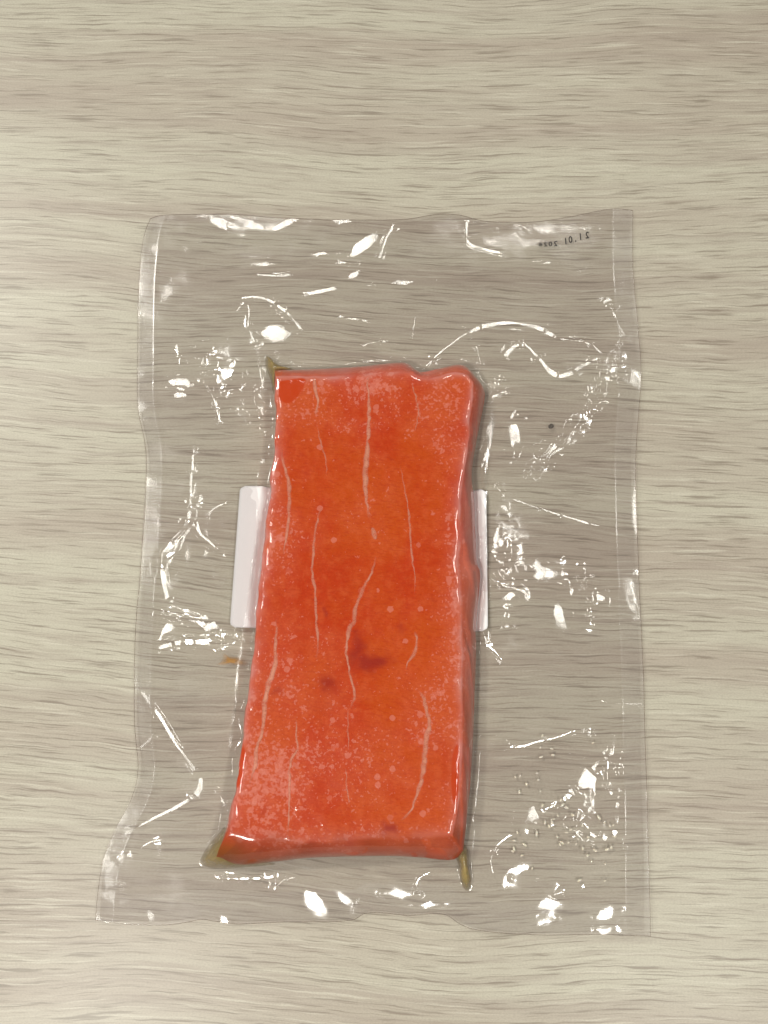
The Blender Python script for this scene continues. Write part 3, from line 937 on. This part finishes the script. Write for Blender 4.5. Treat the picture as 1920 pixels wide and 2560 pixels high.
def grid_part(name, Z, i0, i1, j0, j1, mat, parent, st=1, flip=False):
    ii = np.unique(np.r_[np.arange(i0, i1, st), i1]); jj = np.unique(np.r_[np.arange(j0, j1, st), j1])
    sub = np.ix_(ii, jj)
    V = np.stack([X[sub] - bc[0], Y[sub] - bc[1], Z[sub]], -1).reshape(-1, 3)
    q = np.arange(len(ii) * len(jj)).reshape(len(ii), len(jj))
    F = np.stack([q[:-1, :-1], q[1:, :-1], q[1:, 1:], q[:-1, 1:]], -1).reshape(-1, 4)
    return mesh_obj(name, V, F, mat, parent)


ul, ur, vb, vt = int(GU * 0.036), int(GU * 0.957), int(GV * 0.962), int(GV * 0.012)
grid_part('front_film', front, 0, vb, ul, ur, M_FRONT, bag)
o = grid_part('side_seal', front, 0, GV - 1, 0, ul, M_SEAL, bag)
o['label'] = 'narrow smooth seal along the wavy long edge of the bag'
o = grid_part('side_seal', front, 0, GV - 1, ur, GU - 1, M_SEAL, bag)
o['label'] = 'embossed seal along the straighter long edge of the bag'
grid_part('bottom_seal', front, vb, GV - 1, ul, ur, M_SEAL, bag)
grid_part('back_film', back, 0, GV - 1, 0, GU - 1, M_BACK, bag, st=2)

# cut edge of the two films, darkened to cast their edge shadow line
per = [(0, j) for j in range(0, GU, 3)] + [(i, GU - 1) for i in range(0, GV, 3)] + [(GV - 1, j) for j in range(GU - 1, -1, -3)] + [(i, 0) for i in range(GV - 1, -1, -3)]
pc = np.array([(X[i, j], Y[i, j], 0.5 * (front[i, j] + back[i, j])) for i, j in per])
cz = np.array([X.mean(), Y.mean()])
dirn = cz - pc[:, :2]; dirn /= np.linalg.norm(dirn, axis=1)[:, None]
n_ = len(pc)
ev = np.vstack([np.c_[pc[:, :2] - 0.05 * dirn - bc, pc[:, 2] - 0.10], np.c_[pc[:, :2] - 0.05 * dirn - bc, pc[:, 2] + 0.12], np.c_[pc[:, :2] + 0.22 * dirn - bc, pc[:, 2] + 0.12]])
ii = np.arange(n_); jj = (ii + 1) % n_
ef = np.vstack([np.stack([ii, jj, jj + n_, ii + n_], -1), np.stack([ii + n_, jj + n_, jj + 2 * n_, ii + 2 * n_], -1)])
mesh_obj('cut_edge_shadow_strip', ev, ef, M_EDGE, bag)

# height lookup on the finished film
def film_z(px, py, z=3.0, F=None):
    F = front if F is None else F
    p = at(px, py, z)
    i = np.argmin((X - p[0]) ** 2 + (Y - p[1]) ** 2)
    return at(px, py, F.flat[i]), F.flat[i]


# ------------------------------------------------------------------ white label on the back of the bag
LBT = [(603, 1214), (1214, 1226)]
lw = 61
Pc = {'tl': at(600, 1214, 3.6), 'tr': at(1216, 1222, 3.6), 'bl': at(574, 1568, 3.6), 'br': at(1220, 1577, 3.6)}
nu, nv = 90, 60
rr = 2.2
V = []
for j in range(nv + 1):
    v = j / nv
    for i in range(nu + 1):
        u = i / nu
        l = Pc['tl'] * (1 - v) + Pc['bl'] * v; r_ = Pc['tr'] * (1 - v) + Pc['br'] * v
        V.append(l * (1 - u) + r_ * u)
V = np.array(V)
# round the corners by pulling the border in
Lu = np.linalg.norm(Pc['tr'] - Pc['tl']); Lv = np.linalg.norm(Pc['bl'] - Pc['tl'])
uu = np.tile(np.linspace(0, 1, nu + 1), nv + 1) * Lu; vv = np.repeat(np.linspace(0, 1, nv + 1), nu + 1) * Lv
du = np.minimum(uu, Lu - uu); dv = np.minimum(vv, Lv - vv)
exu = (Pc['tr'] - Pc['tl']) / Lu; exv = (Pc['bl'] - Pc['tl']) / Lv
newu = uu.copy()
cor = dv < rr
ins_u = rr - np.sqrt(np.maximum(rr ** 2 - (rr - dv) ** 2, 0))
scale_u = np.where(cor, (Lu / 2 - ins_u) / (Lu / 2), 1.0)
newu = Lu / 2 + (uu - Lu / 2) * scale_u
Vl = V + (newu - uu)[:, None] * exu[None]
# denser rows near the ends
dOl, _, _, _, _, _ = seg_dist(Vl[:, 0], Vl[:, 1], LOs, closed=True)
inl = inside(Vl[:, 0], Vl[:, 1], LOs)
dol = np.where(inl, 0, dOl)
Vl[:, 2] = 0.16 + 3.0 * sstep(0, 4.3, dol)
q = np.arange((nu + 1) * (nv + 1)).reshape(nv + 1, nu + 1)
F1 = np.stack([q[:-1, :-1], q[1:, :-1], q[1:, 1:], q[:-1, 1:]], -1).reshape(-1, 4)
lab = mesh_obj('label', np.c_[Vl[:, 0] - bc[0], Vl[:, 1] - bc[1], Vl[:, 2]], F1, M_LABEL, bag)
sol = lab.modifiers.new('thickness', 'SOLIDIFY'); sol.thickness = 0.00012; sol.offset = -1
lab['label'] = 'blank white label with rounded corners showing on both sides of the salmon'

# ------------------------------------------------------------------ printed date, seen from its back
chars = [('2', 1468, 588, 17), ('1', 1451, 592, 17), ('.', 1439, 603, 17), ('0', 1426, 599, 17), ('1', 1414, 603, 16), ('2', 1389, 609, 13), ('0', 1376, 610, 11.5), ('2', 1364, 611, 10.5), ('6', 1351, 611, 10)]
V, F = [], []
for ch, px, py, hpx in chars:
    cu = bpy.data.curves.new('digit', 'FONT')
    cu.body = ch
    cu.resolution_u = 4
    cu.offset = 0.018
    ob = bpy.data.objects.new('digit', cu)
    col.objects.link(ob)
    me = bpy.data.meshes.new_from_object(ob)
    co = np.zeros(len(me.vertices) * 3); me.vertices.foreach_get('co', co); co = co.reshape(-1, 3)
    bpy.data.objects.remove(ob); bpy.data.curves.remove(cu)
    w0 = 0.5 * (co[:, 0].min() + co[:, 0].max())
    if ch == '.':
        h0 = 0.5 * (co[:, 1].min() + co[:, 1].max()); s = hpx * 1.4
    else:
        h0 = 0.5 * (co[:, 1].min() + co[:, 1].max()); s = hpx / (co[:, 1].max() - co[:, 1].min())
    sx = 17 / 0.75 * 0.92 if ch != '.' else s
    x = -(co[:, 0] - w0) * sx * 0.95; y = (co[:, 1] - h0) * s
    a = R(9)
    b0 = len(V)
    for xx, yy in zip(x, y):
        p, z = film_z(px + xx * math.cos(a) - yy * math.sin(a) * 0.6, py - (xx * math.sin(a) + yy * math.cos(a)))
        V.append((p[0] - bc[0], p[1] - bc[1], z + 0.12))
    for pl in me.polygons:
        F.append(tuple(b0 + i for i in pl.vertices)[::-1])
    bpy.data.meshes.remove(me)
date = mesh_obj('printed_date', V, F, M_INK, bag, smooth=False)
date['label'] = 'small black printed date seen mirrored near the corner of the bag'

# ------------------------------------------------------------------ droplets trapped between the films
drops = [(440, 720), (475, 712), (600, 690), (610, 740), (630, 570), (710, 510), (718, 555), (640, 410), (625, 500), (522, 772), (470, 830), (625, 825), (640, 930), (778, 890), (790, 925), (820, 945), (865, 1000), (755, 1005),
         (725, 1030), (712, 1055), (690, 1083), (660, 1055), (598, 1138), (750, 1163), (785, 1205), (770, 1220), (833, 1205), (905, 1180), (890, 1215), (940, 1248), (1030, 1262), (1150, 1240), (1175, 1160), (1165, 1075), (1140, 1080),
         (1100, 1058), (432, 1190), (430, 1250), (420, 1268), (508, 1220), (488, 1300), (975, 1300), (1005, 1345), (1105, 1362), (1103, 1488), (915, 1485), (565, 1395), (820, 1130), (850, 1110), (935, 1080), (980, 1165), (1120, 1255), (455, 1130), (1060, 1020), (1015, 465)]
bmv, bmf = [], []
nr, ns = 7, 12
for i in range(nr + 1):
    th = math.pi * i / nr
    for j in range(ns):
        ph = 2 * math.pi * j / ns
        bmv.append((math.sin(th) * math.cos(ph), math.sin(th) * math.sin(ph), 0.42 * math.cos(th)))
for i in range(nr):
    for j in range(ns):
        bmf.append((i * ns + j, (i + 1) * ns + j, (i + 1) * ns + (j + 1) % ns, i * ns + (j + 1) % ns))
proto = None
for k, (dx, dy) in enumerate(drops):
    px, py = 1140 + dx * 0.3376, 1700 + dy * 0.3376
    p, z = film_z(px, py)
    if proto is None:
        o = mesh_obj('juice_droplet', bmv, bmf, M_DROP)
        proto = o
    else:
        o = proto.copy(); col.objects.link(o)
    a = 0.55 * random.uniform(0.7, 1.25)
    el = random.uniform(1.0, 2.0)
    o.scale = (a * el, a * 0.8, a * 0.8)
    o.rotation_euler = (0, 0, random.uniform(0, 3.14))
    o.location = (p[0] * MM, p[1] * MM, (z + 0.02) * MM)
    tag(o, 'tiny cream droplet trapped in the bag film between the salmon and the embossed seal', 'droplet', 'droplets scattered in the bag corner')

# amber smear left of the salmon
def flat_blob(name, poly, mat, zoff, fade_w, z0=3.0):
    PP = resample(pts(poly + poly[:1], z0), 60)[:-1]
    c = PP[:, :2].mean(0)
    V, F, fd = [], [], []
    nr = 8
    for k in range(nr):
        f = k / nr
        for p in PP:
            xy = p[:2] + (c - p[:2]) * f
            i = np.argmin((X - xy[0]) ** 2 + (Y - xy[1]) ** 2)
            V.append((xy[0], xy[1], front.flat[i] + zoff)); fd.append(min(1, f * fade_w))
    n = len(PP)
    for k in range(nr - 1):
        for i in range(n):
            F.append((k * n + i, k * n + (i + 1) % n, (k + 1) * n + (i + 1) % n, (k + 1) * n + i))
    F.append(tuple((nr - 1) * n + i for i in range(n)))
    o = mesh_obj(name, V, F, mat)
    attr(o, 'fade', fd)
    return o


o = flat_blob('juice_smear', [(536, 1662), (552, 1652), (558, 1632), (574, 1640), (600, 1644), (622, 1658), (600, 1664), (575, 1660), (556, 1664)], M_SMEAR, 0.08, 1.2)
tag(o, 'thin amber juice smear in the bag film beside the salmon below the white label', 'smear')
o = flat_blob('dark_crumb', [(1372, 1062), (1378, 1058), (1385, 1061), (1384, 1068), (1377, 1071), (1372, 1068)], M_CRUMB, 0.10, 3)
tag(o, 'single tiny dark crumb on the bag film among the bright creases', 'crumb')
